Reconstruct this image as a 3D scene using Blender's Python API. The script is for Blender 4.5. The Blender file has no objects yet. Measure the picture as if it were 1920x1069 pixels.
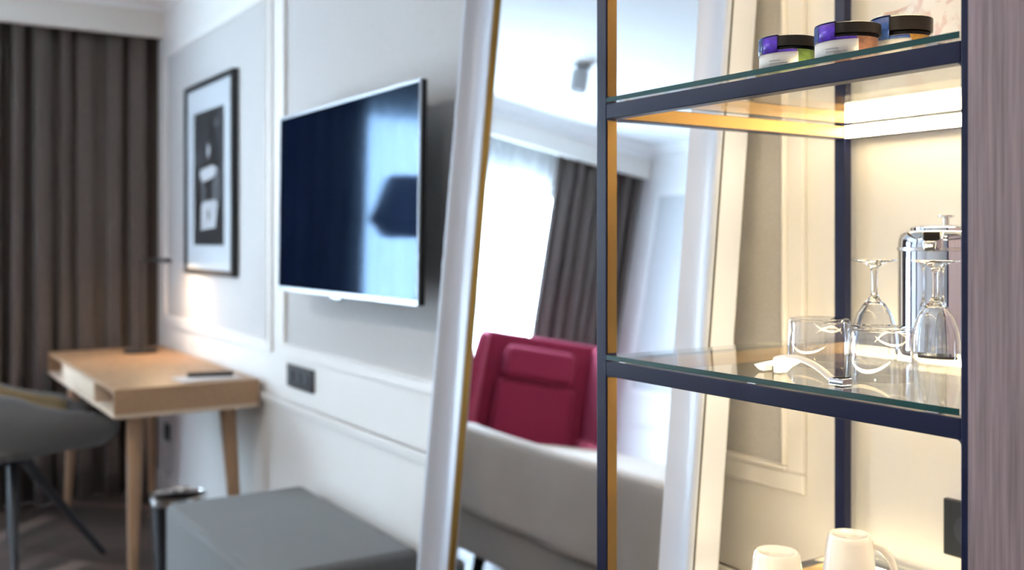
import bpy, bmesh, math, random
from mathutils import Vector, Matrix
PI = math.pi
sin, cos, R = math.sin, math.cos, math.radians
random.seed(7)
S = bpy.context.scene
C = S.collection

# ------------------------------------------------------------------ camera, world, light, exposure
cd = bpy.data.cameras.new('camera'); cam = bpy.data.objects.new('camera', cd); C.objects.link(cam)
cam.location = (0, 0, 1.28)
cam.rotation_euler = (R(90), 0, -math.atan2(1230, 1900))
cd.sensor_width = 36; cd.lens = 36 * 1900 / 1920; cd.shift_y = (450 - 534.5) / 1920
cd.clip_start = 0.02
cd.dof.use_dof = True; cd.dof.focus_distance = 1.06; cd.dof.aperture_fstop = 4.2
S.camera = cam

W = bpy.data.worlds.new('sky'); S.world = W; W.use_nodes = True
W.node_tree.nodes['Background'].inputs[0].default_value = (0.80, 0.90, 1.0, 1)
W.node_tree.nodes['Background'].inputs[1].default_value = 5.0

def area(name, loc, rot, sx, sy, power, col, parent=None, spread=180):
    l = bpy.data.lights.new(name, 'AREA'); l.shape = 'RECTANGLE'; l.size = sx; l.size_y = sy
    l.energy = power; l.color = col; l.spread = R(spread)
    o = bpy.data.objects.new(name, l); C.objects.link(o); o.location = loc; o.rotation_euler = rot
    if parent: o.parent = parent
    return o
# daylight standing just outside the window opening
area('window_daylight', (-0.45, 5.72, 1.25), (R(-90), 0, 0), 2.6, 2.3, 430, (0.70, 0.85, 1.0))

vs = S.view_settings
vs.view_transform = 'Standard'; vs.look = 'None'; vs.exposure = 0.95; vs.gamma = 1; vs.use_curve_mapping = False
cy = S.cycles
cy.max_bounces = 12; cy.diffuse_bounces = 7; cy.glossy_bounces = 6; cy.transmission_bounces = 12; cy.transparent_max_bounces = 24
cy.sample_clamp_indirect = 6; cy.use_denoising = True; cy.blur_glossy = 0.5

# ------------------------------------------------------------------ materials
MATS = {}
def newmat(name):
    m = bpy.data.materials.new(name); m.use_nodes = True; MATS[name] = m
    return m, m.node_tree, m.node_tree.nodes['Principled BSDF']
def mat(name, col, rough=0.5, metal=0.0, spec=0.5, emit=None, es=0, coat=0, noise=None, bump=0, stretch=(1, 1, 1), dark=0.75, trans=0, ior=1.45, sheen=0, stint=None, shtint=None):
    m, nt, b = newmat(name)
    b.inputs['Base Color'].default_value = (*col, 1); b.inputs['Roughness'].default_value = rough
    b.inputs['Metallic'].default_value = metal; b.inputs['Specular IOR Level'].default_value = spec
    b.inputs['Coat Weight'].default_value = coat; b.inputs['IOR'].default_value = ior
    b.inputs['Transmission Weight'].default_value = trans
    b.inputs['Sheen Weight'].default_value = sheen
    if shtint: b.inputs['Sheen Tint'].default_value = (*shtint, 1)
    if stint: b.inputs['Specular Tint'].default_value = (*stint, 1)
    if emit:
        b.inputs['Emission Color'].default_value = (*emit, 1); b.inputs['Emission Strength'].default_value = es
    if noise:
        tc = nt.nodes.new('ShaderNodeTexCoord'); mp = nt.nodes.new('ShaderNodeMapping'); nz = nt.nodes.new('ShaderNodeTexNoise')
        mp.inputs['Scale'].default_value = stretch; nz.inputs['Scale'].default_value = noise; nz.inputs['Detail'].default_value = 4
        nt.links.new(tc.outputs['Object'], mp.inputs[0]); nt.links.new(mp.outputs[0], nz.inputs[0])
        rp = nt.nodes.new('ShaderNodeValToRGB')
        rp.color_ramp.elements[0].position = 0.3; rp.color_ramp.elements[1].position = 0.7
        rp.color_ramp.elements[0].color = (*[c * dark for c in col], 1); rp.color_ramp.elements[1].color = (*[min(1, c * (2 - dark)) for c in col], 1)
        nt.links.new(nz.outputs[0], rp.inputs[0]); nt.links.new(rp.outputs[0], b.inputs['Base Color'])
        if bump:
            bp = nt.nodes.new('ShaderNodeBump'); bp.inputs['Strength'].default_value = bump; bp.inputs['Distance'].default_value = 0.002
            nt.links.new(nz.outputs[0], bp.inputs['Height']); nt.links.new(bp.outputs[0], b.inputs['Normal'])
    return m
def thin_glass(name, tint, f0=0.04):
    m, nt, b = newmat(name); nt.nodes.remove(b)
    out = nt.nodes['Material Output']
    t = nt.nodes.new('ShaderNodeBsdfTransparent'); t.inputs[0].default_value = (*tint, 1)
    g = nt.nodes.new('ShaderNodeBsdfGlossy'); g.inputs['Roughness'].default_value = 0.0
    lw = nt.nodes.new('ShaderNodeLayerWeight'); lw.inputs[0].default_value = 0.5
    p = nt.nodes.new('ShaderNodeMath'); p.operation = 'POWER'; p.inputs[1].default_value = 5
    mu = nt.nodes.new('ShaderNodeMath'); mu.operation = 'MULTIPLY_ADD'; mu.inputs[1].default_value = 1 - f0; mu.inputs[2].default_value = f0
    mx = nt.nodes.new('ShaderNodeMixShader')
    nt.links.new(lw.outputs['Facing'], p.inputs[0]); nt.links.new(p.outputs[0], mu.inputs[0]); nt.links.new(mu.outputs[0], mx.inputs[0])
    nt.links.new(t.outputs[0], mx.inputs[1]); nt.links.new(g.outputs[0], mx.inputs[2]); nt.links.new(mx.outputs[0], out.inputs[0])
    return m
def sheer_mat(name, col, opac):
    m, nt, b = newmat(name); nt.nodes.remove(b); out = nt.nodes['Material Output']
    t = nt.nodes.new('ShaderNodeBsdfTransparent'); d = nt.nodes.new('ShaderNodeBsdfDiffuse'); tr = nt.nodes.new('ShaderNodeBsdfTranslucent')
    d.inputs[0].default_value = tr.inputs[0].default_value = (*col, 1)
    a = nt.nodes.new('ShaderNodeMixShader'); a.inputs[0].default_value = 0.6
    c = nt.nodes.new('ShaderNodeMixShader'); c.inputs[0].default_value = opac
    nt.links.new(d.outputs[0], a.inputs[1]); nt.links.new(tr.outputs[0], a.inputs[2])
    nt.links.new(t.outputs[0], c.inputs[1]); nt.links.new(a.outputs[0], c.inputs[2]); nt.links.new(c.outputs[0], out.inputs[0])
    return m
def screen_mat(name, base, refl):     # anti-reflection coated screen: weak bluish reflection at all angles
    m, nt, b = newmat(name); nt.nodes.remove(b); out = nt.nodes['Material Output']
    d = nt.nodes.new('ShaderNodeBsdfDiffuse'); g = nt.nodes.new('ShaderNodeBsdfGlossy'); ad = nt.nodes.new('ShaderNodeAddShader')
    d.inputs[0].default_value = (*base, 1); g.inputs[0].default_value = (*refl, 1); g.inputs['Roughness'].default_value = 0.06
    nt.links.new(d.outputs[0], ad.inputs[0]); nt.links.new(g.outputs[0], ad.inputs[1]); nt.links.new(ad.outputs[0], out.inputs[0])
    return m
def marble_mat(name, base, vein):
    m, nt, b = newmat(name); b.inputs['Roughness'].default_value = 0.5
    tc = nt.nodes.new('ShaderNodeTexCoord'); nz = nt.nodes.new('ShaderNodeTexNoise')
    nz.inputs['Scale'].default_value = 22; nz.inputs['Detail'].default_value = 6; nz.inputs['Distortion'].default_value = 1.5
    rp = nt.nodes.new('ShaderNodeValToRGB'); e = rp.color_ramp.elements
    e[0].position = 0.40; e[0].color = (*vein, 1); e[1].position = 0.50; e[1].color = (*base, 1)
    nt.links.new(tc.outputs['Object'], nz.inputs[0]); nt.links.new(nz.outputs[0], rp.inputs[0]); nt.links.new(rp.outputs[0], b.inputs['Base Color'])
    return m

M = {
 'white_wall': mat('white_wall', (0.80, 0.79, 0.78), 0.55, noise=3, dark=0.985),
 'moulding': mat('moulding', (0.83, 0.82, 0.81), 0.45),
 'fabric_wall': mat('fabric_wall', (0.55, 0.545, 0.55), 0.9, noise=260, dark=0.94, bump=0.15),
 'ceiling': mat('ceiling', (0.77, 0.77, 0.77), 0.8),
 'pelmet': mat('pelmet', (0.74, 0.70, 0.65), 0.6),
 'floor_base': mat('floor_base', (0.055, 0.040, 0.034), 0.5, noise=8, stretch=(1, 6, 1)),
 'curtain': mat('curtain', (0.112, 0.090, 0.080), 0.95, noise=160, dark=0.8, sheen=0.2),
 'sheer': sheer_mat('sheer', (0.93, 0.96, 0.97), 0.55),
 'pane': thin_glass('pane', (0.97, 0.99, 0.99)),
 'win_frame': mat('win_frame', (0.5, 0.5, 0.5), 0.4),
 'oak': mat('oak', (0.36, 0.222, 0.128), 0.45, noise=7, stretch=(14, 1, 14), dark=0.86),
 'oak_light': mat('oak_light', (0.60, 0.47, 0.36), 0.5, noise=7, stretch=(14, 1, 14), dark=0.92),
 'oak_leg': mat('oak_leg', (0.36, 0.225, 0.135), 0.45, noise=9, stretch=(8, 8, 1), dark=0.88),
 'walnut': mat('walnut', (0.34, 0.255, 0.275), 0.5, noise=26, stretch=(11, 11, 0.35), dark=0.72, bump=0.1),
 'frame_metal': mat('frame_metal', (0.010, 0.015, 0.056), 0.33, spec=0.32),
 'black': mat('black', (0.012, 0.012, 0.014), 0.4),
 'black_metal': mat('black_metal', (0.022, 0.026, 0.034), 0.45),
 'dark_plastic': mat('dark_plastic', (0.03, 0.035, 0.045), 0.35),
 'socket_face': mat('socket_face', (0.05, 0.06, 0.08), 0.4),
 'tv_screen': screen_mat('tv_screen', (0.0025, 0.006, 0.018), (0.028, 0.040, 0.058)),
 'silver': mat('silver', (0.72, 0.73, 0.76), 0.25, metal=0.9),
 'bezel_silver': mat('bezel_silver', (0.40, 0.42, 0.46), 0.35, metal=0.9),
 'chrome': mat('chrome', (0.78, 0.84, 0.95), 0.06, metal=1.0),
 'steel': mat('steel', (0.7, 0.7, 0.7), 0.2, metal=1.0),
 'mirror': mat('mirror', (0.76, 0.81, 0.88), 0.0, metal=1.0),
 'frame_white': mat('frame_white', (0.55, 0.60, 0.72), 0.32),
 'gold': mat('gold', (0.55, 0.33, 0.09), 0.28, metal=0.9),
 'frame_side': mat('frame_side', (0.72, 0.66, 0.58), 0.5),
 'glass_shelf': thin_glass('glass_shelf', (0.965, 0.985, 0.975)),
 'glass_edge': mat('glass_edge', (0.006, 0.075, 0.075), 0.12, spec=0.6),
 'glass': mat('glass', (1, 1, 1), 0.0, trans=1.0, ior=1.46),
 'tumbler_glass': thin_glass('tumbler_glass', (0.94, 0.95, 0.97), 0.13),
 'jar_plastic': thin_glass('jar_plastic', (0.93, 0.94, 0.93), 0.05),
 'led': mat('led', (1, 1, 1), 0.5, emit=(1.0, 0.76, 0.43), es=25),
 'gold_reflection': mat('gold_reflection', (0.21, 0.130, 0.047), 0.42, metal=0.85),  # warm shelf light reflected in the dark frame, put into a colour
 'porcelain': mat('porcelain', (0.86, 0.85, 0.84), 0.12, coat=0.5),
 'grey_fabric': mat('grey_fabric', (0.155, 0.16, 0.168), 0.9, noise=220, dark=0.85, bump=0.15, sheen=0.15),
 'ottoman_fabric': mat('ottoman_fabric', (0.125, 0.132, 0.142), 0.85, noise=200, dark=0.88, bump=0.15, sheen=0.2),
 'lamplit_inner': mat('lamplit_inner', (0.26, 0.20, 0.11), 0.9, noise=220, dark=0.88),  # desk lamp's yellow light put into the colour of the grey chair's inside
 'red_fabric': mat('red_fabric', (0.23, 0.007, 0.034), 0.85, noise=220, dark=0.8, sheen=0.6, shtint=(1.0, 0.22, 0.36)),
 'linen': mat('linen', (0.66, 0.56, 0.47), 0.75, noise=5, dark=0.95, sheen=0.3),
 'bedding': mat('bedding', (0.80, 0.80, 0.81), 0.8),
 'bed_base': mat('bed_base', (0.54, 0.48, 0.42), 0.85, noise=180, dark=0.92),
 'pillow': mat('pillow', (0.85, 0.85, 0.86), 0.8),
 'paper': mat('paper', (0.62, 0.58, 0.57), 0.7),
 'mat_board': mat('mat_board', (0.66, 0.72, 0.79), 0.25, coat=0.3),
 'print_dark': mat('print_dark', (0.022, 0.023, 0.026), 0.3, noise=12, dark=0.55),
 'print_grey': mat('print_grey', (0.12, 0.125, 0.14), 0.3),
 'print_light': mat('print_light', (0.52, 0.54, 0.58), 0.3),
 'print_mid': mat('print_mid', (0.045, 0.047, 0.055), 0.3, noise=18, dark=0.5),
 'bin': mat('bin', (0.012, 0.013, 0.018), 0.3),
 'lid_black': mat('lid_black', (0.020, 0.016, 0.013), 0.3),
 'label_white': mat('label_white', (0.88, 0.86, 0.83), 0.6),
 'label_print': mat('label_print', (0.50, 0.49, 0.50), 0.6),
 'tape_purple': mat('tape_purple', (0.13, 0.05, 0.62), 0.3, noise=120, dark=0.55),
 'tape_blue': mat('tape_blue', (0.035, 0.09, 0.33), 0.3, noise=120, dark=0.55),
 'sweet_green': mat('sweet_green', (0.16, 0.26, 0.07), 0.5, noise=90, dark=0.5),
 'sweet_brown': mat('sweet_brown', (0.30, 0.14, 0.09), 0.5, noise=90, dark=0.5),
 'sweet_yellow': mat('sweet_yellow', (0.62, 0.33, 0.06), 0.5, noise=60, dark=0.6),
 'packet': marble_mat('packet', (0.84, 0.80, 0.76), (0.72, 0.56, 0.53)),
 'opener_white': mat('opener_white', (0.86, 0.85, 0.82), 0.25),
 'lamp_shade': sheer_mat('lamp_shade', (0.62, 0.65, 0.78), 1.0),
 'fixture': mat('fixture', (0.42, 0.42, 0.42), 0.4),
 'lamp_glow': mat('lamp_glow', (1, 1, 1), 0.5, emit=(1, 0.72, 0.42), es=0.6),
 'fill_lamp_glow': mat('fill_lamp_glow', (1, 1, 1), 0.5, emit=(1, 0.86, 0.68), es=8),  # glowing face of the two added fill fixtures
 'green_led': mat('green_led', (0.1, 0.5, 0.2), 0.5, emit=(0.3, 1, 0.4), es=1.5),
 'book': mat('book', (0.02, 0.018, 0.022), 0.5),
}
WOODS = [mat('floor_plank_%d' % i, c, 0.42, noise=6, stretch=(1, 9, 1), dark=0.78) for i, c in enumerate([(0.080, 0.055, 0.046), (0.052, 0.037, 0.032), (0.155, 0.112, 0.092)])]

# ------------------------------------------------------------------ mesh helpers
class MB:
    def __init__(s): s.v = []; s.f = []
    def add(s, vs, fs):
        n = len(s.v); s.v += [tuple(v) for v in vs]; s.f += [tuple(i + n for i in f) for f in fs]; return s
    def box(s, x0, x1, y0, y1, z0, z1):
        return s.add([(x0,y0,z0),(x1,y0,z0),(x1,y1,z0),(x0,y1,z0),(x0,y0,z1),(x1,y0,z1),(x1,y1,z1),(x0,y1,z1)],
              [(0,3,2,1),(4,5,6,7),(0,1,5,4),(1,2,6,5),(2,3,7,6),(3,0,4,7)])
    def lathe(s, prof, n=40, cx=0, cy=0, a0=0, a1=2*PI):
        full = abs(a1 - a0 - 2*PI) < 1e-6; k = n if full else n + 1; base = len(s.v); rings = []
        for r, z in prof:
            if r < 1e-7: rings.append([len(s.v)]); s.v.append((cx, cy, z))
            else:
                rings.append(list(range(len(s.v), len(s.v) + k)))
                for i in range(k):
                    a = a0 + (a1 - a0) * i / n; s.v.append((cx + r*cos(a), cy + r*sin(a), z))
        for A, B in zip(rings, rings[1:]):
            for i in range(n):
                j = (i + 1) % k
                if len(A) == 1 and len(B) == 1: continue
                if len(A) == 1: s.f.append((A[0], B[j], B[i]))
                elif len(B) == 1: s.f.append((A[i], A[j], B[0]))
                else: s.f.append((A[i], A[j], B[j], B[i]))
        return s
    def tube(s, pts, rad, n=10, cap=True, flat=1.0):
        pts = [Vector(p) for p in pts]; rr = rad if isinstance(rad, (list, tuple)) else [rad] * len(pts); rings = []
        up = Vector((0, 0, 1))
        for i, p in enumerate(pts):
            t = (pts[min(i+1, len(pts)-1)] - pts[max(i-1, 0)]).normalized()
            a = t.cross(up)
            if a.length < 1e-3: a = t.cross(Vector((1, 0, 0)))
            a.normalize(); b = a.cross(t).normalized()
            rings.append(list(range(len(s.v), len(s.v) + n)))
            for k in range(n):
                g = 2*PI*k/n; s.v.append(tuple(p + a*(rr[i]*cos(g)) + b*(rr[i]*flat*sin(g))))
        for A, B in zip(rings, rings[1:]):
            for k in range(n): s.f.append((A[k], A[(k+1) % n], B[(k+1) % n], B[k]))
        if cap: s.f.append(tuple(rings[0][::-1])); s.f.append(tuple(rings[-1]))
        return s
    def prism(s, poly, vec):
        n = len(poly); v = Vector(vec); P = [Vector(p) for p in poly]
        return s.add(P + [p + v for p in P], [tuple(range(n))[::-1], tuple(range(n, 2*n))] + [(i, (i+1) % n, n+(i+1) % n, n+i) for i in range(n)])
    def grid(s, nu, nv, fn):
        b = len(s.v)
        for j in range(nv + 1):
            for i in range(nu + 1): s.v.append(tuple(fn(i / nu, j / nv)))
        for j in range(nv):
            for i in range(nu):
                a = b + j*(nu+1) + i; s.f.append((a, a+1, a+nu+2, a+nu+1))
        return s
    def build(s, name, m, parent=None, bevel=0, seg=2, smooth=True, world=False, solid=0, sub=0, ang=35):
        if world and parent is not None:
            L = parent.location
            if parent.parent: L = L + parent.parent.location
            s.v = [(a-L.x, b-L.y, c-L.z) for a, b, c in s.v]
        me = bpy.data.meshes.new(name); me.from_pydata(s.v, [], s.f)
        bm = bmesh.new(); bm.from_mesh(me)
        bmesh.ops.remove_doubles(bm, verts=bm.verts, dist=1e-6)
        bmesh.ops.recalc_face_normals(bm, faces=bm.faces)
        if bevel:
            ed = [e for e in bm.edges if len(e.link_faces) == 2 and e.calc_face_angle(0) > 0.5]
            bmesh.ops.bevel(bm, geom=ed, offset=bevel, segments=seg, profile=0.5, affect='EDGES', clamp_overlap=True)
        bm.to_mesh(me); bm.free()
        if smooth:
            me.polygons.foreach_set('use_smooth', [True] * len(me.polygons)); me.set_sharp_from_angle(angle=R(ang))
        me.materials.append(M[m] if isinstance(m, str) else m)
        o = bpy.data.objects.new(name, me); C.objects.link(o)
        if parent is not None: o.parent = parent
        if bevel:
            wn = o.modifiers.new('weighted', 'WEIGHTED_NORMAL'); wn.keep_sharp = False; wn.weight = 100
        if solid:
            md = o.modifiers.new('solid', 'SOLIDIFY'); md.thickness = solid; md.offset = 0
        if sub:
            md = o.modifiers.new('sub', 'SUBSURF'); md.levels = sub; md.render_levels = sub
        return o
def tag(o, label, cat=None, group=None, kind=None):
    if label: o['label'] = label
    if cat: o['category'] = cat
    if group: o['group'] = group
    if kind: o['kind'] = kind
    return o
def thing(name, label, cat, loc=(0,0,0), rotz=0, group=None):
    o = bpy.data.objects.new(name, None); C.objects.link(o); o.location = loc; o.rotation_euler = (0, 0, rotz)
    o.empty_display_size = 0.05
    return tag(o, label, cat, group)
def struct(o, label): return tag(o, label, None, None, 'structure')
def bx(x0, x1, y0, y1, z0, z1): return MB().box(min(x0,x1), max(x0,x1), min(y0,y1), max(y0,y1), min(z0,z1), max(z0,z1))
def copy_tree(o, parent=None):
    c = o.copy(); C.objects.link(c); c.parent = parent
    for ch in [k for k in bpy.data.objects if k.parent == o]: copy_tree(ch, c)
    return c
def smoothstep(a, b, x):
    t = max(0, min(1, (x-a)/(b-a))); return t*t*(3-2*t)

# ------------------------------------------------------------------ room shell
XW, XL, YB, YF, ZC = 1.31, -2.0, 5.50, -1.6, 2.52
floor = struct(bx(XL-.1, XW+.1, YF-.1, YB+.1, -0.08, -0.006).build('floor', 'floor_base'), 'dark brown herringbone parquet floor')
ceiling = struct(bx(XL-.1, XW+.1, YF-.1, YB+.1, ZC, ZC+.1).build('ceiling', 'ceiling'), 'plain white ceiling')
wr = struct(bx(XW, XW+.1, YF-.1, YB+.1, -0.08, ZC).build('wall_right', 'white_wall'), 'white panelled wall with grey fabric insets behind the television')
wl = struct(bx(XL-.1, XL, YF-.1, YB+.1, -0.08, ZC).build('wall_left', 'white_wall'), 'panelled wall behind the bed, seen in the mirror')
struct(bx(XL, XW, YF-.1, YF, -0.08, ZC).build('wall_front', 'white_wall'), 'plain white wall of the entrance end')
wx0, wx1, wz0, wz1 = -1.75, 0.85, 0.12, 2.12
wb = struct(MB().box(XL, wx0, YB, YB+.1, -.08, ZC).box(wx1, XW, YB, YB+.1, -.08, ZC).box(wx0, wx1, YB, YB+.1, wz1, ZC).box(wx0, wx1, YB, YB+.1, -.08, wz0).build('wall_back', 'white_wall', smooth=False), 'white window wall behind the curtains')
# window
wf = MB().box(wx0, wx1, YB+.02, YB+.07, wz1-.06, wz1).box(wx0, wx1, YB+.02, YB+.07, wz0, wz0+.06)
for x in (wx0, -0.88, -0.02, wx1-.06): wf.box(x, x+.06, YB+.02, YB+.07, wz0+.06, wz1-.06)
win = struct(wf.build('window_1', 'win_frame', smooth=False), 'wide window behind the sheer curtain')
for x0, x1 in ((wx0+.06, -.88), (-.82, -.02), (.04, wx1-.06)):
    bx(x0, x1, YB+.042, YB+.048, wz0+.06, wz1-.06).build('pane', 'pane', win)

# wall panels: moulding frames, fabric insets, dado rails
def frame_strips(par, xw, sx, y0, y1, z0, z1, w=0.034):
    def strip(a0, a1, b0, b1):
        m = bx(xw, xw+sx*.012, a0, a1, b0, b1)
        m.build('moulding', 'moulding', par, bevel=.004)
    strip(y0-w, y1+w, z1, z1+w); strip(y0-w, y1+w, z0-w, z0); strip(y0-w, y0, z0, z1); strip(y1, y1+w, z0, z1)
    # slimmer inner bead
    for a0, a1, b0, b1 in ((y0, y1, z1-.010, z1), (y0, y1, z0, z0+.010), (y0, y0+.010, z0+.01, z1-.01), (y1-.010, y1, z0+.01, z1-.01)):
        bx(xw, xw+sx*.018, a0, a1, b0, b1).build('bead', 'moulding', par, bevel=.004)
    bx(xw, xw+sx*.004, y0+.010, y1-.010, z0+.010, z1-.010).build('fabric_panel', 'fabric_wall', par)
def rail(par, xw, sx, y0, y1, z, h=0.03):
    bx(xw, xw+sx*.016, y0, y1, z-h, z).build('dado_rail', 'moulding', par, bevel=.004)
    bx(xw, xw+sx*.021, y0, y1, z-.012, z).build('rail_bead', 'moulding', par, bevel=.004)
frame_strips(wr, XW, -1, 3.70, 5.19, 0.895, 2.20)
frame_strips(wr, XW, -1, 1.165, 3.52, 0.895, 2.20)
rail(wr, XW, -1, 1.14, 5.48, 0.70)
frame_strips(wl, XL, 1, 3.9, 5.16, 0.895, 2.20)
frame_strips(wl, XL, 1, 1.4, 3.75, 0.895, 2.20)
rail(wl, XL, 1, 0.0, 5.48, 0.70)
bb = bx(XW-.016, XW, 1.1, 5.48, 0.0, .10).build('baseboard_right', 'moulding', bevel=.004); struct(bb, 'white baseboard along the television wall')
bb = bx(XL, XL+.016, -1.6, 5.48, 0.0, .10).build('baseboard_left', 'moulding', bevel=.004); struct(bb, 'white baseboard along the bed wall')
# pelmet box and cornices
pel = struct(MB().box(XL, XW, 5.28, 5.31, 2.305, ZC).build('trim_1', 'pelmet', smooth=False), 'cream pelmet board hiding the curtain rail')
bx(XL, XW, 5.271, 5.28, 2.305, 2.32).build('lip', 'pelmet', pel, bevel=.003)
def cornice(name, a, b, inward, label):
    prof = [(0, -.085), (.012, -.085), (.014, -.065), (.030, -.058), (.050, -.030), (.056, -.016), (.075, -.014), (.078, 0), (0, 0)]
    iv = Vector((inward[0], inward[1], 0)); a = Vector((*a, ZC)); b = Vector((*b, ZC))
    m = MB().prism([a + iv*p + Vector((0, 0, q)) for p, q in prof], b - a)
    return struct(m.build(name, 'moulding'), label)
cornice('trim_2', (XW, YF), (XW, 5.28), (-1, 0), 'white cornice above the television wall')
cornice('trim_3', (XL, YF), (XL, 5.28), (1, 0), 'white cornice above the bed wall')
cornice('trim_4', (XL, 5.28), (XW, 5.28), (0, -1), 'white cornice above the curtain pelmet')

# herringbone planks (parts of the floor)
PW, N = 0.092, 6
def clip(poly, x0, x1, y0, y1):
    for ax, lim, sg in ((0, x0, 1), (0, x1, -1), (1, y0, 1), (1, y1, -1)):
        out = []
        for i in range(len(poly)):
            a, b = poly[i], poly[(i+1) % len(poly)]
            da, db = (a[ax]-lim)*sg, (b[ax]-lim)*sg
            if da >= 0: out.append(a)
            if (da >= 0) != (db >= 0):
                t = da/(da-db); out.append((a[0]+(b[0]-a[0])*t, a[1]+(b[1]-a[1])*t))
        poly = out
        if len(poly) < 3: return []
    return poly
ca, sa = cos(R(45)), sin(R(45))
for i in range(-45, 46):
    for j in range(-45, 46):
        d = (i - j) % (2*N)
        if d == 0: q = (i, j, i+N, j+1)
        elif d == 2*N-1: q = (i, j, i+1, j+N)
        else: continue
        g = 0.012
        pts = [((q[0]+g)*PW, (q[1]+g)*PW), ((q[2]-g)*PW, (q[1]+g)*PW), ((q[2]-g)*PW, (q[3]-g)*PW), ((q[0]+g)*PW, (q[3]-g)*PW)]
        pts = [(x*ca - y*sa + 0.4, x*sa + y*ca + 3.9) for x, y in pts]
        pts = clip(pts, -1.0, XW, 2.3, YB)
        if len(pts) < 3: continue
        ar = abs(sum(pts[k][0]*pts[(k+1) % len(pts)][1] - pts[(k+1) % len(pts)][0]*pts[k][1] for k in range(len(pts)))) / 2
        if ar < 0.002: continue
        MB().prism([(x, y, -0.006) for x, y in pts], (0, 0, 0.006)).build('plank', WOODS[random.randrange(3)], floor, smooth=False)

# ------------------------------------------------------------------ curtains
def curtain(name, x0, x1, yc, z0, z1, folds, amp, m, label, cat, seed, nu=420, flare=0.0, grp=None, pinch=0.0):
    rnd = random.Random(seed); ph = [rnd.uniform(0, 6.28) for _ in range(4)]
    def f(u, v):
        w = u + 0.010*sin(2*PI*2.3*u + ph[0]) + 0.006*sin(2*PI*5.1*u + ph[1])
        a = amp * (0.75 + 0.35*sin(2*PI*1.7*u + ph[2]))
        y = yc + a*sin(2*PI*folds*w + 0.25*sin(2.2*v + ph[3])) + 0.25*a*sin(2*PI*folds*2.1*w + ph[1])
        x = x0 + (x1-x0)*u + 0.010*sin(2*PI*folds*w*0.5 + v*1.3) + pinch*(x1-x0)/folds*sin(4*PI*folds*w)
        return (x + flare*(1-v)*(u-.5), y, z0 + (z1-z0)*v)
    o = MB().grid(nu, 10, f).build(name, m, solid=0.003, ang=80)
    return tag(o, label, cat, grp)
curtain('curtain', 1.285, -0.12, 5.372, 0.002, 2.40, 12.5, 0.060, 'curtain', 'dark brown pleated blackout curtain hanging behind the wooden desk', 'curtain', 3, pinch=-.12)
curtain('curtain', -1.30, -1.975, 5.368, 0.002, 2.40, 7, 0.050, 'curtain', 'dark blackout curtain by the bed wall, seen reflected in the leaning mirror', 'curtain', 5, nu=220, pinch=-.12)
curtain('sheer_curtain', -0.13, -1.32, 5.462, 0.002, 2.40, 24, 0.014, 'sheer', 'white sheer curtain over the bright window, reflected in mirror and television', 'curtain', 9, nu=300)

# ------------------------------------------------------------------ leaning mirror
TH = math.atan(0.095)
mn = Vector((-cos(TH), 0, sin(TH))); mv = Vector((sin(TH), 0, cos(TH))); my = Vector((0, 1, 0))
YL, YR = 2.098, 1.200
g0 = Vector((1.20, 0, 1.28)) - mv * (1.28 / cos(TH))        # glass plane at z = 0
MH = 2.14
def mp(y, t, h): return g0 + my*y + mv*t + mn*h
mir = thing('leaning_mirror', 'tall full-length mirror in a white moulded frame leaning against the panelled wall', 'mirror', (1.12, (YL+YR)/2, 0))
t0 = 0.03
prof = [(0, -.026), (0, .032), (.003, .034), (.011, .034), (.014, .031), (.018, .022), (.026, .014), (.040, .0085), (.060, .0065), (.082, .008), (.096, .0115), (.100, .0115), (.100, -.026)]
WFR = 0.100
corners = [(YL, t0, -1, 1), (YR, t0, 1, 1), (YR, MH, 1, -1), (YL, MH, -1, -1)]
def mbar(c0, c1):
    m = MB(); n = len(prof)
    A = [mp(c0[0]+c0[2]*s, c0[1]+c0[3]*s, h) for s, h in prof]; B = [mp(c1[0]+c1[2]*s, c1[1]+c1[3]*s, h) for s, h in prof]
    m.add(A + B, [(i, (i+1) % n, n+(i+1) % n, n+i) for i in range(n)] + [tuple(range(n)), tuple(range(n, 2*n))])
    return m
for k in range(4):
    mbar(corners[k], corners[(k+1) % 4]).build('frame_bar', 'frame_white', mir, world=True, ang=40)
# gold inner lip
def lip(ya, yb, ta, tb):
    P = [mp(ya, ta, 0.0), mp(yb, ta, 0.0), mp(yb, tb, 0.0), mp(ya, tb, 0.0)]
    return MB().prism(P, mn*0.0075)
e = WFR; w_ = .004
for a in ((YL-e, YL-e-w_, t0+e, MH-e), (YR+e+w_, YR+e, t0+e, MH-e), (YL-e-w_, YR+e+w_, t0+e, t0+e+w_), (YL-e-w_, YR+e+w_, MH-e-w_, MH-e)):
    lip(*a).build('gilt_lip', 'gold', mir, world=True, smooth=False)
MB().prism([mp(YL-e+.004, t0+e-.004, -.005), mp(YR+e-.004, t0+e-.004, -.005), mp(YR+e-.004, MH-e+.004, -.005), mp(YL-e+.004, MH-e+.004, -.005)], mn*.005).build('mirror_glass', 'mirror', mir, world=True, smooth=False)
MB().prism([mp(YL-.02, t0+.02, -.022), mp(YR+.02, t0+.02, -.022), mp(YR+.02, MH-.02, -.022), mp(YL-.02, MH-.02, -.022)], mn*.010).build('back_board', 'black', mir, world=True, smooth=False)
# thin dark strip along the outer side near the front
MB().prism([mp(YR-.0006, t0, .026), mp(YR+.001, t0, .026), mp(YR+.001, t0, .030), mp(YR-.0006, t0, .030)], mv*(MH-t0)).build('edge_band', 'black', mir, world=True, smooth=False)

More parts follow.
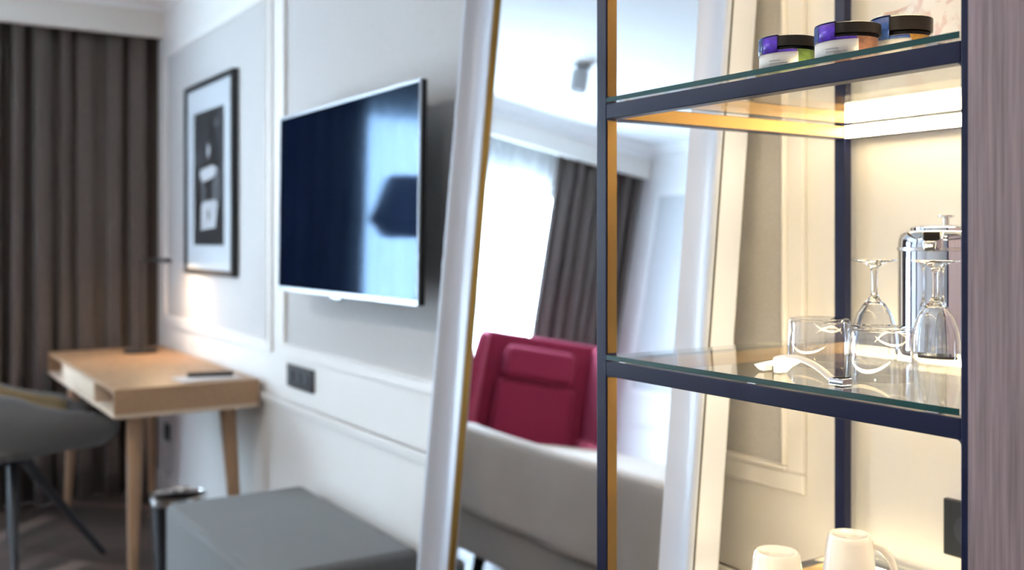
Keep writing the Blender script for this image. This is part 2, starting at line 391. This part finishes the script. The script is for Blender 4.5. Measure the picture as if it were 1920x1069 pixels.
# ------------------------------------------------------------------ shelf unit
XF, XB = 0.8135, 1.296            # front and back faces
Y0, Y1 = 0.5125, 1.053            # right and left ends
T = 0.020
sh = thing('shelf_unit', 'dark metal framed open shelf unit with lit glass shelves beside the wood cabinet', 'shelf', (1.05, 0.78, 0))
ztop = 2.12
for x0, x1 in ((XF, XF+.018), (XB-.016, XB)):
    for y0, y1 in ((Y0, Y0+T), (Y1-T, Y1)):
        bx(x0, x1, y0, y1, 0.0, ztop).build('post', 'frame_metal', sh, bevel=.0012, world=True)
def soft_rail(y0, y1, x0, x1, z0, z1):
    bx(x0, x1, y0, y1, z0, z1).build('rail', 'frame_metal', sh, bevel=.0012, world=True)
for zi, zr in enumerate((0.455, 0.772, 1.104, 1.436, 1.768, 2.10)):
    zt = zr + .0195
    soft_rail(Y0+T, Y1-T, XF, XF+.018, zr, zt); soft_rail(Y0+T, Y1-T, XB-.016, XB, zr, zt)
    for y0, y1 in ((Y0, Y0+T), (Y1-T, Y1)): soft_rail(y0, y1, XF+.018, XB-.016, zr, zt)
    if zi == 5: continue
    gz = zt + .002
    gs = bx(XF, XB, Y0+T+.001, Y1-T-.001, gz, gz+.006).build('glass_shelf', 'glass_shelf', sh, world=True, smooth=False)
    bx(XF-.0006, XF, Y0+T+.001, Y1-T-.001, gz, gz+.006).build('green_edge', 'glass_edge', gs, smooth=False).location = (-1.05, -.78, 0)
    for yy in (Y0+T+.03, (Y0+Y1)/2, Y1-T-.03):
        bx(XF+.003, XF+.013, yy-.006, yy+.006, zt, gz).build('pad', 'silver', sh, world=True, smooth=False)
    if zi >= 1:
        # warm light strips on the back rail; those on front and left rails are added
        bx(XB-.0205, XB-.016, Y0+T+.004, Y1-T-.004, zr+.001, zt-.001).build('real_or_added_light_strip', 'led', sh, world=True, smooth=False)
        bx(XF+.018, XF+.0230, Y0+T+.008, Y1-T-.008, zr+.008, zt-.005).build('real_or_added_light_strip', 'led', sh, world=True, smooth=False)  # assumed strip, hidden behind the front rail to light the wall
        bx(XF+.05, XB-.03, Y1, Y1+.0025, zr+.006, zr+.013).build('real_or_added_light_strip', 'led', sh, world=True, smooth=False)  # no known lamp; added outside the left rail to brighten mirror side and wall
        bx(XF+.020, XB-.018, Y1-T-.0012, Y1-T, zr+.002, zt-.001).build('reflection_strip', 'gold_reflection', sh, world=True, smooth=False)  # added strip carrying the warm reflection on the rail as its colour
        bx(XF+.002, XF+.017, Y1-T-.0010, Y1-T, zt+.010, zr+.330).build('reflection_strip', 'gold_reflection', sh, world=True, smooth=False)  # same painted reflection on the inner face of the front left post
# rounded inner corners of the front frame
for zr in (1.104, 1.436):
    for yy, sg in ((Y0+T, 1), (Y1-T, -1)):
        m = MB(); pts = [(XF+.001, yy, zr)] + [(XF+.001, yy + sg*(.005 - .005*sin(a)), zr - .005 + .005*cos(a)) for a in [PI/2*k/5 for k in range(6)]]
        m.prism(pts, (.012, 0, 0)).build('weld', 'frame_metal', sh, world=True)

# wood cabinet
cab = thing('wood_cabinet', 'tall grey-brown wood grain cabinet at the right edge of the picture', 'cabinet', (1.04, 0.2, 0))
bx(.79, XW-.002, .4315, .5105, 0, 2.40).build('side_panel', 'walnut', cab, world=True, bevel=.0008)
bx(.81, XW-.002, -.70, .4315, 0, 2.40).build('body', 'walnut', cab, world=True)
for y0, y1 in ((-.135, .429), (-.70, -.139)):
    d = bx(.79, .8095, y0, y1, .06, 2.395).build('door', 'walnut', cab, world=True, bevel=.001)

# ------------------------------------------------------------------ television
tv = thing('television', 'wall-mounted flat television with silver bezel reflecting window and lamp', 'television', (1.18, 2.745, 1.40))
tv.rotation_euler = (0, R(0.8), 0)
hw, hh = .497, .285
bx(0.002, .020, -hw, hw, -hh, hh).build('body', 'black', tv, bevel=.003)
bx(.020, .045, -.30, .30, -.20, .14).build('back_housing', 'black', tv, bevel=.01)
bx(-.0005, .003, -hw+.0045, hw-.0045, -hh+.0135, hh-.0085).build('screen', 'tv_screen', tv, smooth=False)
for a in ((-hw, hw, hh-.008, hh), (-hw, hw, -hh, -hh+.013), (-hw, -hw+.004, -hh+.013, hh-.008), (hw-.004, hw, -hh+.013, hh-.008)):
    bx(-.002, .004, *a).build('bezel', 'bezel_silver', tv, bevel=.001)
bx(-.003, .012, -.02, .055, -hh-.006, -hh).build('sensor_bar', 'silver', tv, bevel=.001)
for y in (-.012, .024): bx(-.002, .006, y, y+.016, -hh-.013, -hh-.006).build('indicator', 'dark_plastic', tv, bevel=.001)
bx(.045, .120, -.09, .09, -.09, .09).build('wall_bracket', 'black_metal', tv, bevel=.004)

# ------------------------------------------------------------------ picture on the wall
pic = thing('framed_picture', 'black framed monochrome print with wide pale mount above the desk', 'picture', (1.285, 4.42, 1.553))
a, b = .36, .425; fw = .022
for q in ((-a, a, b-fw, b), (-a, a, -b, -b+fw), (-a, -a+fw, -b+fw, b-fw), (a-fw, a, -b+fw, b-fw)):
    bx(-.008, .022, *q).build('frame_bar', 'black', pic, bevel=.0015)
bx(.004, .012, -a+fw, a-fw, -b+fw, b-fw).build('mount', 'mat_board', pic, smooth=False)
bx(.0030, .004, -.220, .225, -.297, .293).build('print', 'print_dark', pic, smooth=False)
def pshape(pts, m, x=.0026): # u to the right as seen, so -y
    return MB().prism([(x, -u, v) for u, v in pts], (.0003, 0, 0)).build('print_shape', m, pic, smooth=False)
pshape([(-.20, .28), (.02, .28), (-.06, .06), (-.20, -.05)], 'print_mid', .0028)
pshape([(.12, .28), (.21, .28), (.21, -.25), (.16, -.10)], 'print_mid', .0028)
pshape([(-.09, -.02), (.10, .00), (.12, .035), (.06, .05), (-.10, .04), (-.14, .02)], 'print_light')
pshape([(-.11, -.23), (.10, -.22), (.13, -.12), (.11, -.10), (-.09, -.105), (-.11, -.13)], 'print_light')
pshape([(-.10, -.10), (-.06, -.10), (-.06, -.02), (-.11, -.02)], 'print_grey')
pshape([(.06, -.10), (.11, -.10), (.12, .0), (.07, -.01)], 'print_grey')
pshape([(.13, -.10), (.16, -.12), (.17, .02), (.14, .02)], 'print_grey')
pshape([(.0+.035*cos(2*PI*k/12), .115+.045*sin(2*PI*k/12)) for k in range(12)], 'print_grey')
pshape([(.0+.018*cos(2*PI*k/10), .115+.024*sin(2*PI*k/10)) for k in range(10)], 'print_light', .0023)
pshape([(.0+.02*cos(2*PI*k/10), -.165+.026*sin(2*PI*k/10)) for k in range(10)], 'print_grey', .0023)
pshape([(.09, .20), (.15, .22), (.14, .25), (.08, .235)], 'print_grey')

# ------------------------------------------------------------------ wall sockets
def socket(loc, nY, label, group=None):
    s = thing('wall_socket', label, 'socket', loc, 0, group)
    n = len(nY); wd = .082*n - .004 if n > 1 else .080
    bx(-.010, 0, -wd/2, wd/2, -.040, .040).build('plate', 'dark_plastic', s, bevel=.002)
    for k in range(n):
        y = (k-(n-1)/2)*.073
        ins = MB().lathe([(.0, -.004), (.019, -.004), (.019, 0), (.022, 0), (.022, .004), (0, .004)], 24)
        ins.v = [(-.012 + q[2]*.5, y + q[0], q[1]) for q in ins.v]
        ins.build('insert', 'socket_face', s)
    return s
socket((XW-.0005, 3.378, .797), 'ddd', 'black multi-gang wall socket below the television')
socket((XW-.0005, 5.19, .32), 'd', 'black wall socket low on the wall under the desk')
sk = socket((XW-.0005, .838, .873), 'd', 'dark square wall socket on the cream wall behind the white mugs')
bx(-.014, -.010, -.004, .001, -.004, .004).build('indicator', 'green_led', sk)

# ------------------------------------------------------------------ desk
DX0, DX1, DY0, DY1 = .762, 1.286, 3.75, 5.20
desk = thing('writing_desk', 'oak writing desk with open side compartments and tapered splayed legs', 'desk', ((DX0+DX1)/2, (DY0+DY1)/2, 0))
bx(DX0, DX1, DY0, DY1, .735, .752).build('top_board', 'oak', desk, bevel=.002, world=True)
bx(DX0, DX1, DY0, DY1, .648, .662).build('bottom_board', 'oak_light', desk, bevel=.002, world=True)
for y0, y1 in ((DY0, DY0+.018), (DY1-.018, DY1)): bx(DX0, DX1, y0, y1, .662, .735).build('end_board', 'oak', desk, bevel=.001, world=True)
bx(DX1-.016, DX1, DY0+.018, DY1-.018, .662, .735).build('back_board', 'oak', desk, world=True)
dr = bx(DX0+.004, DX0+.42, 4.14, 4.83, .664, .733).build('drawer', 'oak_light', desk, bevel=.002, world=True)
for y in (4.125, 4.84): bx(DX0+.002, DX1-.016, y-.007, y+.007, .662, .735).build('divider', 'oak_light', desk, world=True)
for tx, ty, fx, fy in ((.86, 3.87, .835, 3.80), (1.20, 3.87, 1.225, 3.80), (.86, 5.08, .835, 5.15), (1.20, 5.08, 1.225, 5.15)):
    MB().tube([(tx, ty, .648), (tx+(fx-tx)*.5, ty+(fy-ty)*.5, .324), (fx, fy, 0.002)], [.031, .025, .015], n=16).build('leg', 'oak_leg', desk, world=True)

# desk lamp
dl = thing('desk_lamp', 'slim black desk lamp with flat base at the far end of the desk', 'lamp', (1.125, 4.95, .752))
MB().lathe([(0, 0), (.076, 0), (.078, .007), (.074, .015), (0, .017)], 32).build('base', 'black', dl)
MB().tube([(0, 0, .012), (0, .01, .22), (0, 0, .43)], .005).build('pole', 'black', dl)
hd = MB().tube([(0, 0, .434), (.012, -.12, .436), (.035, -.36, .437)], [.008, .014, .018], n=12, flat=.55).build('head', 'black', dl)
bx(.022, .034, -.33, -.24, .4300, .4315).build('diffuser', 'lamp_glow', hd, smooth=False)
area('desk_lamp_light', (.028, -.28, .427), (0, 0, 0), .012, .09, 1.6, (1, .68, .38), dl)

# things on the desk
pa = bx(1.01, 1.235, 3.80, 3.95, .7525, .756).build('notepad', 'paper', bevel=.0008); tag(pa, 'pale paper notepad lying on the near end of the desk', 'notepad')
nb = thing('remote_control', 'slim black remote control lying on the notepad', 'remote control', (1.145, 3.905, .7562), R(-17))
bx(-.085, .085, -.022, .022, 0, .015).build('case', 'book', nb, bevel=.004)
for k in range(5):
    MB().lathe([(.0045, .015), (.0045, .0165), (0, .0165)], 10, -.06+.028*k, 0).build('button', 'socket_face', nb)

# wastebasket
bn = thing('wastebasket', 'black wastebasket with steel rim standing under the near end of the desk', 'bin', (1.045, 3.99, 0))
MB().lathe([(0, .002), (.086, .002), (.102, .288), (.099, .288), (.084, .006), (0, .008)], 40).build('body', 'bin', bn)
MB().lathe([(.097, .270), (.104, .270), (.1065, .282), (.1055, .300), (.100, .302), (.097, .296), (.097, .270)], 40).build('rim', 'steel', bn)

# ------------------------------------------------------------------ desk chair
ch = thing('desk_chair', 'grey upholstered bucket chair with black splayed metal legs beside the desk', 'chair', (.515, 4.40, 0), R(3))
def rimh(a):  # a: 0 at the back, +-1 at the arm fronts
    return .86 - .15*smoothstep(.10, .60, abs(a)) - .085*smoothstep(.58, .90, abs(a)) - .05*smoothstep(.88, 1.0, abs(a))
def shell(u, v, inset=0.0):
    a = 2*u - 1; g = a * R(124)
    rx, ry = (.30 - inset), (.305 - inset)
    top = rimh(a) - inset*.3; bot = .482 + inset
    z = bot + (top-bot)*v
    k = .80 + .20*math.sin(min(1, v*1.3)*PI/2)
    x = -cos(g)*rx*k*(1.0 + .10*v) + .02; y = sin(g)*ry*k
    if abs(g) > R(90): x += (abs(g)-R(90))*.22
    return (x, y, z)
MB().grid(48, 12, lambda u, v: shell(u, v)).build('backrest', 'grey_fabric', ch, solid=.018, ang=80)
MB().grid(40, 10, lambda u, v: shell(.03+.94*u, .10+.87*v, .020)).build('inner_lining', 'lamplit_inner', ch, solid=.008, ang=80)  # inside of the shell, lamp light painted in as a yellow tone
st = MB().lathe([(0, .445), (.20, .448), (.262, .462), (.278, .485), (.268, .510), (.20, .522), (0, .525)], 40)
st.v = [(x*.92-.02, y*.9, z) for x, y, z in st.v]; st.build('seat', 'grey_fabric', ch)
MB().lathe([(0, .405), (.06, .405), (.07, .445), (0, .445)], 24).build('hub', 'black_metal', ch)
for k in range(4):
    g = R(-8 + 90*k); c_, s_ = cos(g), sin(g)
    MB().tube([(.03*c_, .03*s_, .435), (.17*c_, .17*s_, .23), (.335*c_, .335*s_, .004)], [.020, .017, .011], n=10).build('leg', 'black_metal', ch)

# ------------------------------------------------------------------ ottoman
ot = thing('ottoman', 'low grey upholstered ottoman standing against the wall below the television', 'ottoman', (1.045, 2.84, 0))
bx(.815, 1.272, 2.415, 3.268, .205, .452).build('cushion', 'ottoman_fabric', ot, bevel=.022, seg=4, world=True)
bx(.82, 1.27, 2.42, 3.264, .045, .20).build('base', 'ottoman_fabric', ot, bevel=.010, world=True)
for x in (.85, 1.24):
    for y in (2.46, 3.225): MB().lathe([(0, 0), (.016, 0), (.022, .045), (0, .045)], 14).build('foot', 'black', ot).location = (x-1.045, y-2.84, 0)

# ------------------------------------------------------------------ bed (seen in the mirror)
bed = thing('double_bed', 'wide bed with beige coverlet, seen reflected in the leaning mirror', 'bed', (-1.0, 3.15, 0))
bx(-1.93, -.08, 2.27, 4.03, .13, .31).build('base', 'bed_base', bed, bevel=.02, world=True)
for x in (-1.8, -.2):
    for y in (2.40, 3.90): MB().lathe([(0, 0), (.025, 0), (.03, .13), (0, .13)], 14).build('foot', 'black', bed).location = (x+1.0, y-3.15, 0)
bx(-1.93, -.07, 2.26, 4.04, .315, .565).build('mattress', 'bedding', bed, bevel=.05, seg=4, world=True)
def cov(u, v):   # draped coverlet: across Y (u), along X over the foot end (v)
    y = 2.20 + 1.90*u; s = 1.42*v; r = .035
    x_edge, zt = -.045, .668
    L = 1.05
    w = (.010*sin(9*u*PI) + .008*sin(31*u + 4*sin(3*v))) * smoothstep(L, 1.40, s) + .005*sin(23*u + 3*v)
    if s < L: x, z = -1.10 + s*(x_edge-r+1.10)/L, zt - .075*(1-smoothstep(.80, 1.0, s/L)) + .006*sin(5*u+2.5*v)
    else:
        t = s - L; q = r*PI/2
        if t < q: a_ = t/r; x, z = x_edge - r + r*sin(a_), zt - r + r*cos(a_)
        else: x, z = x_edge, zt - r - (t-q)
    d = min(u, 1-u)
    if d < .06:
        k = (1 - d/.06); z -= .055*k*k if s < L else .0; z = z if s >= L else z
        y += (.012 if u > .5 else -.012)*k
        x -= .03*k*k if s > L else 0
    return (x + w, y, z)
MB().grid(60, 60, cov).build('coverlet', 'linen', bed, world=True, solid=.018, ang=80)
sd = MB().grid(30, 8, lambda u, v: (-1.08 + .99*u, 4.085 + .008*sin(20*u), .60 - .27*v)); sd.build('coverlet_side', 'linen', bed, world=True, solid=.012, ang=80)
bx(-1.975, -1.935, 2.10, 4.20, .15, 1.12).build('headboard', 'bed_base', bed, bevel=.02, world=True)
for i, (px_, py_) in enumerate(((-1.62, 3.62), (-1.62, 2.70))):
    pm = bx(-.20, .20, -.36, .36, -.075, .075).build('pillow', 'pillow', None, bevel=.06, seg=4)
    pm.location = (px_, py_, .705); pm.rotation_euler = (0, R(28), 0)
    tag(pm, ('plump white pillow on the window side of the bed' if i == 0 else 'plump white pillow on the far side of the bed from the window'), 'pillow', 'pillows on the bed')

# ------------------------------------------------------------------ red wing chair (seen in the mirror)
rc = thing('wing_armchair', 'crimson upholstered wing armchair before the window, seen reflected in the mirror', 'armchair', (-.87, 4.60, 0), R(31))
RW = .36
def back_poly(m, z0, z1, y0, lean, wd, th):
    m.prism([(-wd, y0, z0), (wd, y0, z0), (wd, y0+lean, z1), (-wd, y0+lean, z1)], (0, th, 0))
    return m
back_poly(MB(), .30, 1.125, .16, .14, RW, .075).build('backrest', 'red_fabric', rc, bevel=.03, seg=3)
back_poly(MB(), .47, .865, .10, .07, .225, .10).build('back_cushion', 'red_fabric', rc, bevel=.035, seg=4)
hc = bx(-.205, .205, -.05, .05, -.095, .095).build('head_cushion', 'red_fabric', rc, bevel=.045, seg=4)
hc.location = (0, .205, .965); hc.rotation_euler = (R(-10), 0, 0)
bx(-.27, .27, -.34, .16, .29, .455).build('seat', 'red_fabric', rc, bevel=.04, seg=4)
for sx in (-1, 1):
    P = [(sx*RW, .17, .30), (sx*RW, .32, 1.12), (sx*RW, .16, 1.10), (sx*RW, .04, .95), (sx*RW, -.02, .72), (sx*RW, -.05, .58), (sx*RW, -.05, .30)]
    wg = MB().prism(P, (-sx*.06, 0, 0)); wg.v = [(x + sx*max(0, (.2-y))*.22, y, z) for x, y, z in wg.v]
    wg.build('wing', 'red_fabric', rc, bevel=.02, seg=3)
    bx(sx*.27, sx*.40, -.34, .20, .22, .60).build('arm', 'red_fabric', rc, bevel=.045, seg=4)
    for y in (-.28, .20): MB().tube([(sx*.29, y, .30), (sx*.31, y + (.02 if y > 0 else -.02), .002)], [.022, .014], n=10).build('leg', 'black', rc)

# floor lamp by the window
fl = thing('floor_lamp', 'floor lamp with dark faceted shade, seen reflected in the television screen', 'lamp', (-.075, 4.62, 0))
MB().lathe([(0, 0), (.15, 0), (.15, .015), (.02, .025), (0, .025)], 32).build('base', 'black_metal', fl)
MB().tube([(0, 0, .02), (0, 0, 1.40)], .011).build('pole', 'black_metal', fl)
MB().lathe([(.175, 1.635), (.265, 1.41), (.195, 1.325)], 8, a0=R(22.5), a1=R(382.5)).build('lamp_shade', 'lamp_shade', fl, solid=.004, smooth=False)

# ceiling spotlights: one seen in the mirror, two added unseen as fill
def spot(loc, label, power, on=True):
    s = thing('spotlight_or_fill_lamp', label, 'spotlight', loc, 0, 'ceiling spotlights')
    MB().lathe([(0, 0), (.05, 0), (.05, -.018), (.012, -.020), (.012, -.045), (0, -.045)], 24).build('ceiling_mount', 'fixture', s)
    bd = MB().lathe([(0, -.035), (.042, -.035), (.045, -.04), (.045, -.14), (.038, -.14), (.036, -.125), (0, -.125)], 24).build('lamp_body', 'fixture', s)
    MB().lathe([(0, -.128), (.035, -.128), (.035, -.131), (0, -.131)], 20).build('bulb', 'fill_lamp_glow' if on else 'fixture', bd)
    if not on: return s
    l = bpy.data.lights.new('fill_lamp', 'AREA'); l.shape = 'DISK'; l.size = .07; l.energy = power; l.color = (1, .90, .78)
    o = bpy.data.objects.new('fill_lamp', l); C.objects.link(o); o.location = (0, 0, -.145); o.parent = s
    return s
spot((-.51, 4.15, ZC), 'small grey ceiling spotlight above the armchair, seen in the mirror', 0, False)
spot((-.75, 2.6, ZC), 'unseen fill lamp added over the foot of the bed', 12)  # added out of view to fill the room with light
spot((-.9, 0.2, ZC), 'unseen fill lamp added near the entrance', 6)  # likewise added as fill, never in view

# ------------------------------------------------------------------ things on the glass shelves
ZS2 = 1.104 + .0195 + .002 + .006 + .0003   # middle shelf top
ZS3 = ZS2 + .332                             # upper shelf top
ZS1 = ZS2 - .332                             # lower shelf top
def face_cam(x, y): return math.atan2(-y, -x) + PI/2
def patch(r, z0, z1, a0, a1, th=.0006, n=16):
    m = MB(); m.grid(n, 1, lambda u, v: ((r)*sin(R(a0+(a1-a0)*u)), -(r)*cos(R(a0+(a1-a0)*u)), z0+(z1-z0)*v)); return m
def jar(loc, r, h, cont, purple, label):
    j = thing('treat_jar', label, 'jar', (*loc, ZS3), face_cam(*loc), 'lidded treat jars on the upper glass shelf')
    MB().lathe([(0, .0), (r-.002, .0), (r, .002), (r, h*.62), (r-.002, h*.66), (r-.002, h*.70)], 48).build('jar_body', 'jar_plastic', j)
    MB().lathe([(0, .0015), (r*.93, .0015), (r*.93, h*.56), (r*.6, h*.62), (0, h*.58)], 28).build('contents', cont, j)
    MB().lathe([(r-.001, h*.66), (r+.0006, h*.665), (r+.0006, h*.97), (r-.002, h), (0, h)], 48).build('lid', 'lid_black', j)
    patch(r+.0008, .0005, h*.46, -100, 18).build('label', 'label_white', j, solid=.0003, ang=80)
    for k in range(2): patch(r+.0012, h*(.10+.09*k), h*(.13+.09*k), -40, -2-14*k).build('label_print', 'label_print', j, ang=80)
    patch(r+.0014, h*.46, h*.97, -58, -22).build('seal_tape', purple, j, solid=.0003, ang=80)
    patch(r+.0014, h*.46, h*.97, -110, -58.5).build('seal_tape', 'tape_blue', j, solid=.0003, ang=80)
    patch(r+.0010, h*.46, h*.54, -22, 15).build('seal_tape', purple, j, solid=.0003, ang=80)
    m = MB().grid(8, 3, lambda u, v: ((r+.0012)*(.45+.55*v)*sin(R(-110+88*u)), -(r+.0012)*(.45+.55*v)*cos(R(-110+88*u)), h+.0004)); m.build('seal_tape', 'tape_blue', j, solid=.0003)
    return j
jar((.850, .760), .0305, .0335, 'sweet_green', 'tape_purple', 'small black-lidded jar with green contents, lowest in the photo of three')
jar((.8475, .680), .0315, .0330, 'sweet_brown', 'tape_purple', 'small black-lidded jar with brown contents between two other jars')
jar((.912, .664), .0300, .0445, 'sweet_yellow', 'tape_blue', 'small black-lidded jar with yellow contents nearest the wood cabinet')
# soft marbled packet
pk = MB()
def pkf(u, v):
    a = 2*PI*u; w = abs(cos(a))**.6*(1 if cos(a) > 0 else -1); t = abs(sin(a))**.6*(1 if sin(a) > 0 else -1)
    k = 1 - .55*smoothstep(.55, 1, v); n = .006*sin(7*a + 9*v) + .004*sin(13*v + 3*a)
    return (1.165 + .035*t*k + n, .740 + .165*w*(1-.12*v) + n, ZS3 + .125*v + .008*sin(4*w+1)*v)
pk.grid(48, 12, pkf); b0 = len(pk.v)
pk.f.append(tuple(range(48))[::-1]); pk.f.append(tuple(range(12*49, 12*49+48)))
tag(pk.build('paper_packet', 'packet', ang=70), 'crumpled white packet with pinkish marbling behind the jars', 'packet')

def wine(loc, label):
    prof = [(0, .124), (.026, .1245), (.0275, .1236), (.026, .1226), (.012, .1195), (.0055, .115), (.0038, .108), (.0034, .095), (.0038, .082), (.007, .0755), (.0135, .069), (.0205, .057), (.0255, .042), (.0280, .026), (.0278, .010), (.0268, .0003),
            (.0258, .0003), (.0268, .010), (.0269, .026), (.0244, .041), (.0194, .056), (.0125, .0665), (.006, .0715), (0, .0722)]
    o = MB().lathe(prof, 56).build('wine_glass', 'glass', ang=60); o.location = (*loc, ZS2)
    return tag(o, label, 'glass', 'upturned wine glasses on the middle shelf')
wine((1.055, .807), 'upturned stemmed wine glass standing clear of the chrome kettle')
wine((1.074, .735), 'upturned stemmed wine glass in front of the chrome kettle')
def tumbler(loc, label):
    prof = [(0, .0555), (.030, .0560), (.0335, .0550), (.0350, .052), (.0372, .0008), (.0366, .0001), (.0360, .0008), (.0338, .0495), (.031, .0515), (0, .051)]
    o = MB().lathe(prof, 56).build('tumbler', 'tumbler_glass', ang=50); o.location = (*loc, ZS2)
    return tag(o, label, 'glass', 'upturned tumblers on the middle shelf')
tumbler((.958, .810), 'upturned clear tumbler behind the white bottle opener')
tumbler((.918, .693), 'upturned clear tumbler nearest the wood cabinet')

kt = thing('kettle', 'small polished chrome kettle behind the wine glasses', 'kettle', (1.176, .790, ZS2), face_cam(1.176, .79))
MB().lathe([(0, .0), (.054, .0), (.0545, .003), (.056, .004)], 48).build('base_ring', 'black', kt)
MB().lathe([(0, .004), (.056, .004), (.0585, .008), (.058, .012), (.058, .139), (.0575, .148), (.055, .155), (.050, .159), (.044, .1605), (.0, .1605)], 64).build('body', 'chrome', kt)
MB().lathe([(.0580, .134), (.0592, .1345), (.0592, .1385), (.0580, .139)], 64).build('band', 'silver', kt)
MB().lathe([(.043, .1605), (.043, .164), (.036, .167), (0, .168)], 40).build('lid', 'chrome', kt)
MB().lathe([(0, .168), (.004, .168), (.004, .176), (.010, .178), (.010, .180), (0, .1805)], 20).build('knob', 'silver', kt)
sp = MB().prism([(-.030, -.046, .160), (-.002, -.052, .160), (-.004, -.066, .150), (-.012, -.069, .147), (-.026, -.066, .147)], (0, .004, -.014)).build('spout', 'chrome', kt, bevel=.002)
bx(-.026, -.007, -.0695, -.060, .1485, .158).build('spout_opening', 'lid_black', sp, bevel=.001)
MB().tube([(.02, .050, .155), (.03, .080, .150), (.034, .092, .120), (.030, .088, .060), (.018, .060, .03)], .007, n=10).build('handle', 'black', kt)

# white bottle opener
bo = thing('bottle_opener', 'white arched bottle opener with chrome tip lying at the shelf front', 'opener', (.852, .745, ZS2 + .0005))
def arch(t):  # t 0..1 along -Y
    return Vector((.011 - .022*t, .066 - .124*t, .0165*math.sin(PI*min(1, t*1.08))**.8 + .004))
P = [arch(k/18) for k in range(19)]
hb = MB().tube(P[4:], [.0062 - .001*k/14 for k in range(15)], n=12, flat=.5).build('handle', 'opener_white', bo)
HD = [(-.004, .0065), (.012, .0110), (.027, .0150), (.045, .0185), (.062, .0190), (.056, .0145), (.042, .0070), (.034, .0004), (.0265, .0004), (.0258, .0075), (.0125, .0075), (.0122, .0006), (.004, .0012)]
MB().prism([(.004, .069 - d, z) for d, z in HD], (.014, 0, 0)).build('hook', 'opener_white', bo, bevel=.0012)
bx(-.0185, -.004, -.070, -.052, .0004, .0075).build('tip', 'chrome', bo, bevel=.001)
for k in range(2): bx(-.0188, -.0038, -.060-.006*k, -.0585-.006*k, .0074, .0082).build('tip_slot', 'lid_black', bo)

def mug(loc, ang, label):
    m = thing('mug', label, 'mug', (*loc, ZS1), ang, 'upturned white mugs on the lower shelf')
    MB().lathe([(0, .0895), (.019, .0895), (.0205, .091), (.0255, .091), (.0275, .0885), (.029, .082), (.0345, .035), (.037, .004), (.0365, .0004), (.035, .002), (.0325, .035), (.027, .082), (0, .084)], 48).build('cup', 'porcelain', m, ang=50)
    MB().tube([(.028, 0, .078), (.040, 0, .074), (.052, 0, .060), (.058, 0, .042), (.052, 0, .024), (.038, 0, .014), (.034, 0, .012)], [.0058, .0055, .005, .005, .005, .0055, .006], n=12).build('handle', 'porcelain', m)
    return m
mug((.967, .884), R(60), 'upturned white porcelain mug closer to the leaning mirror, handle hidden')
mug((1.105, .884), R(-42), 'upturned white porcelain mug nearer the wall with handle to the right')
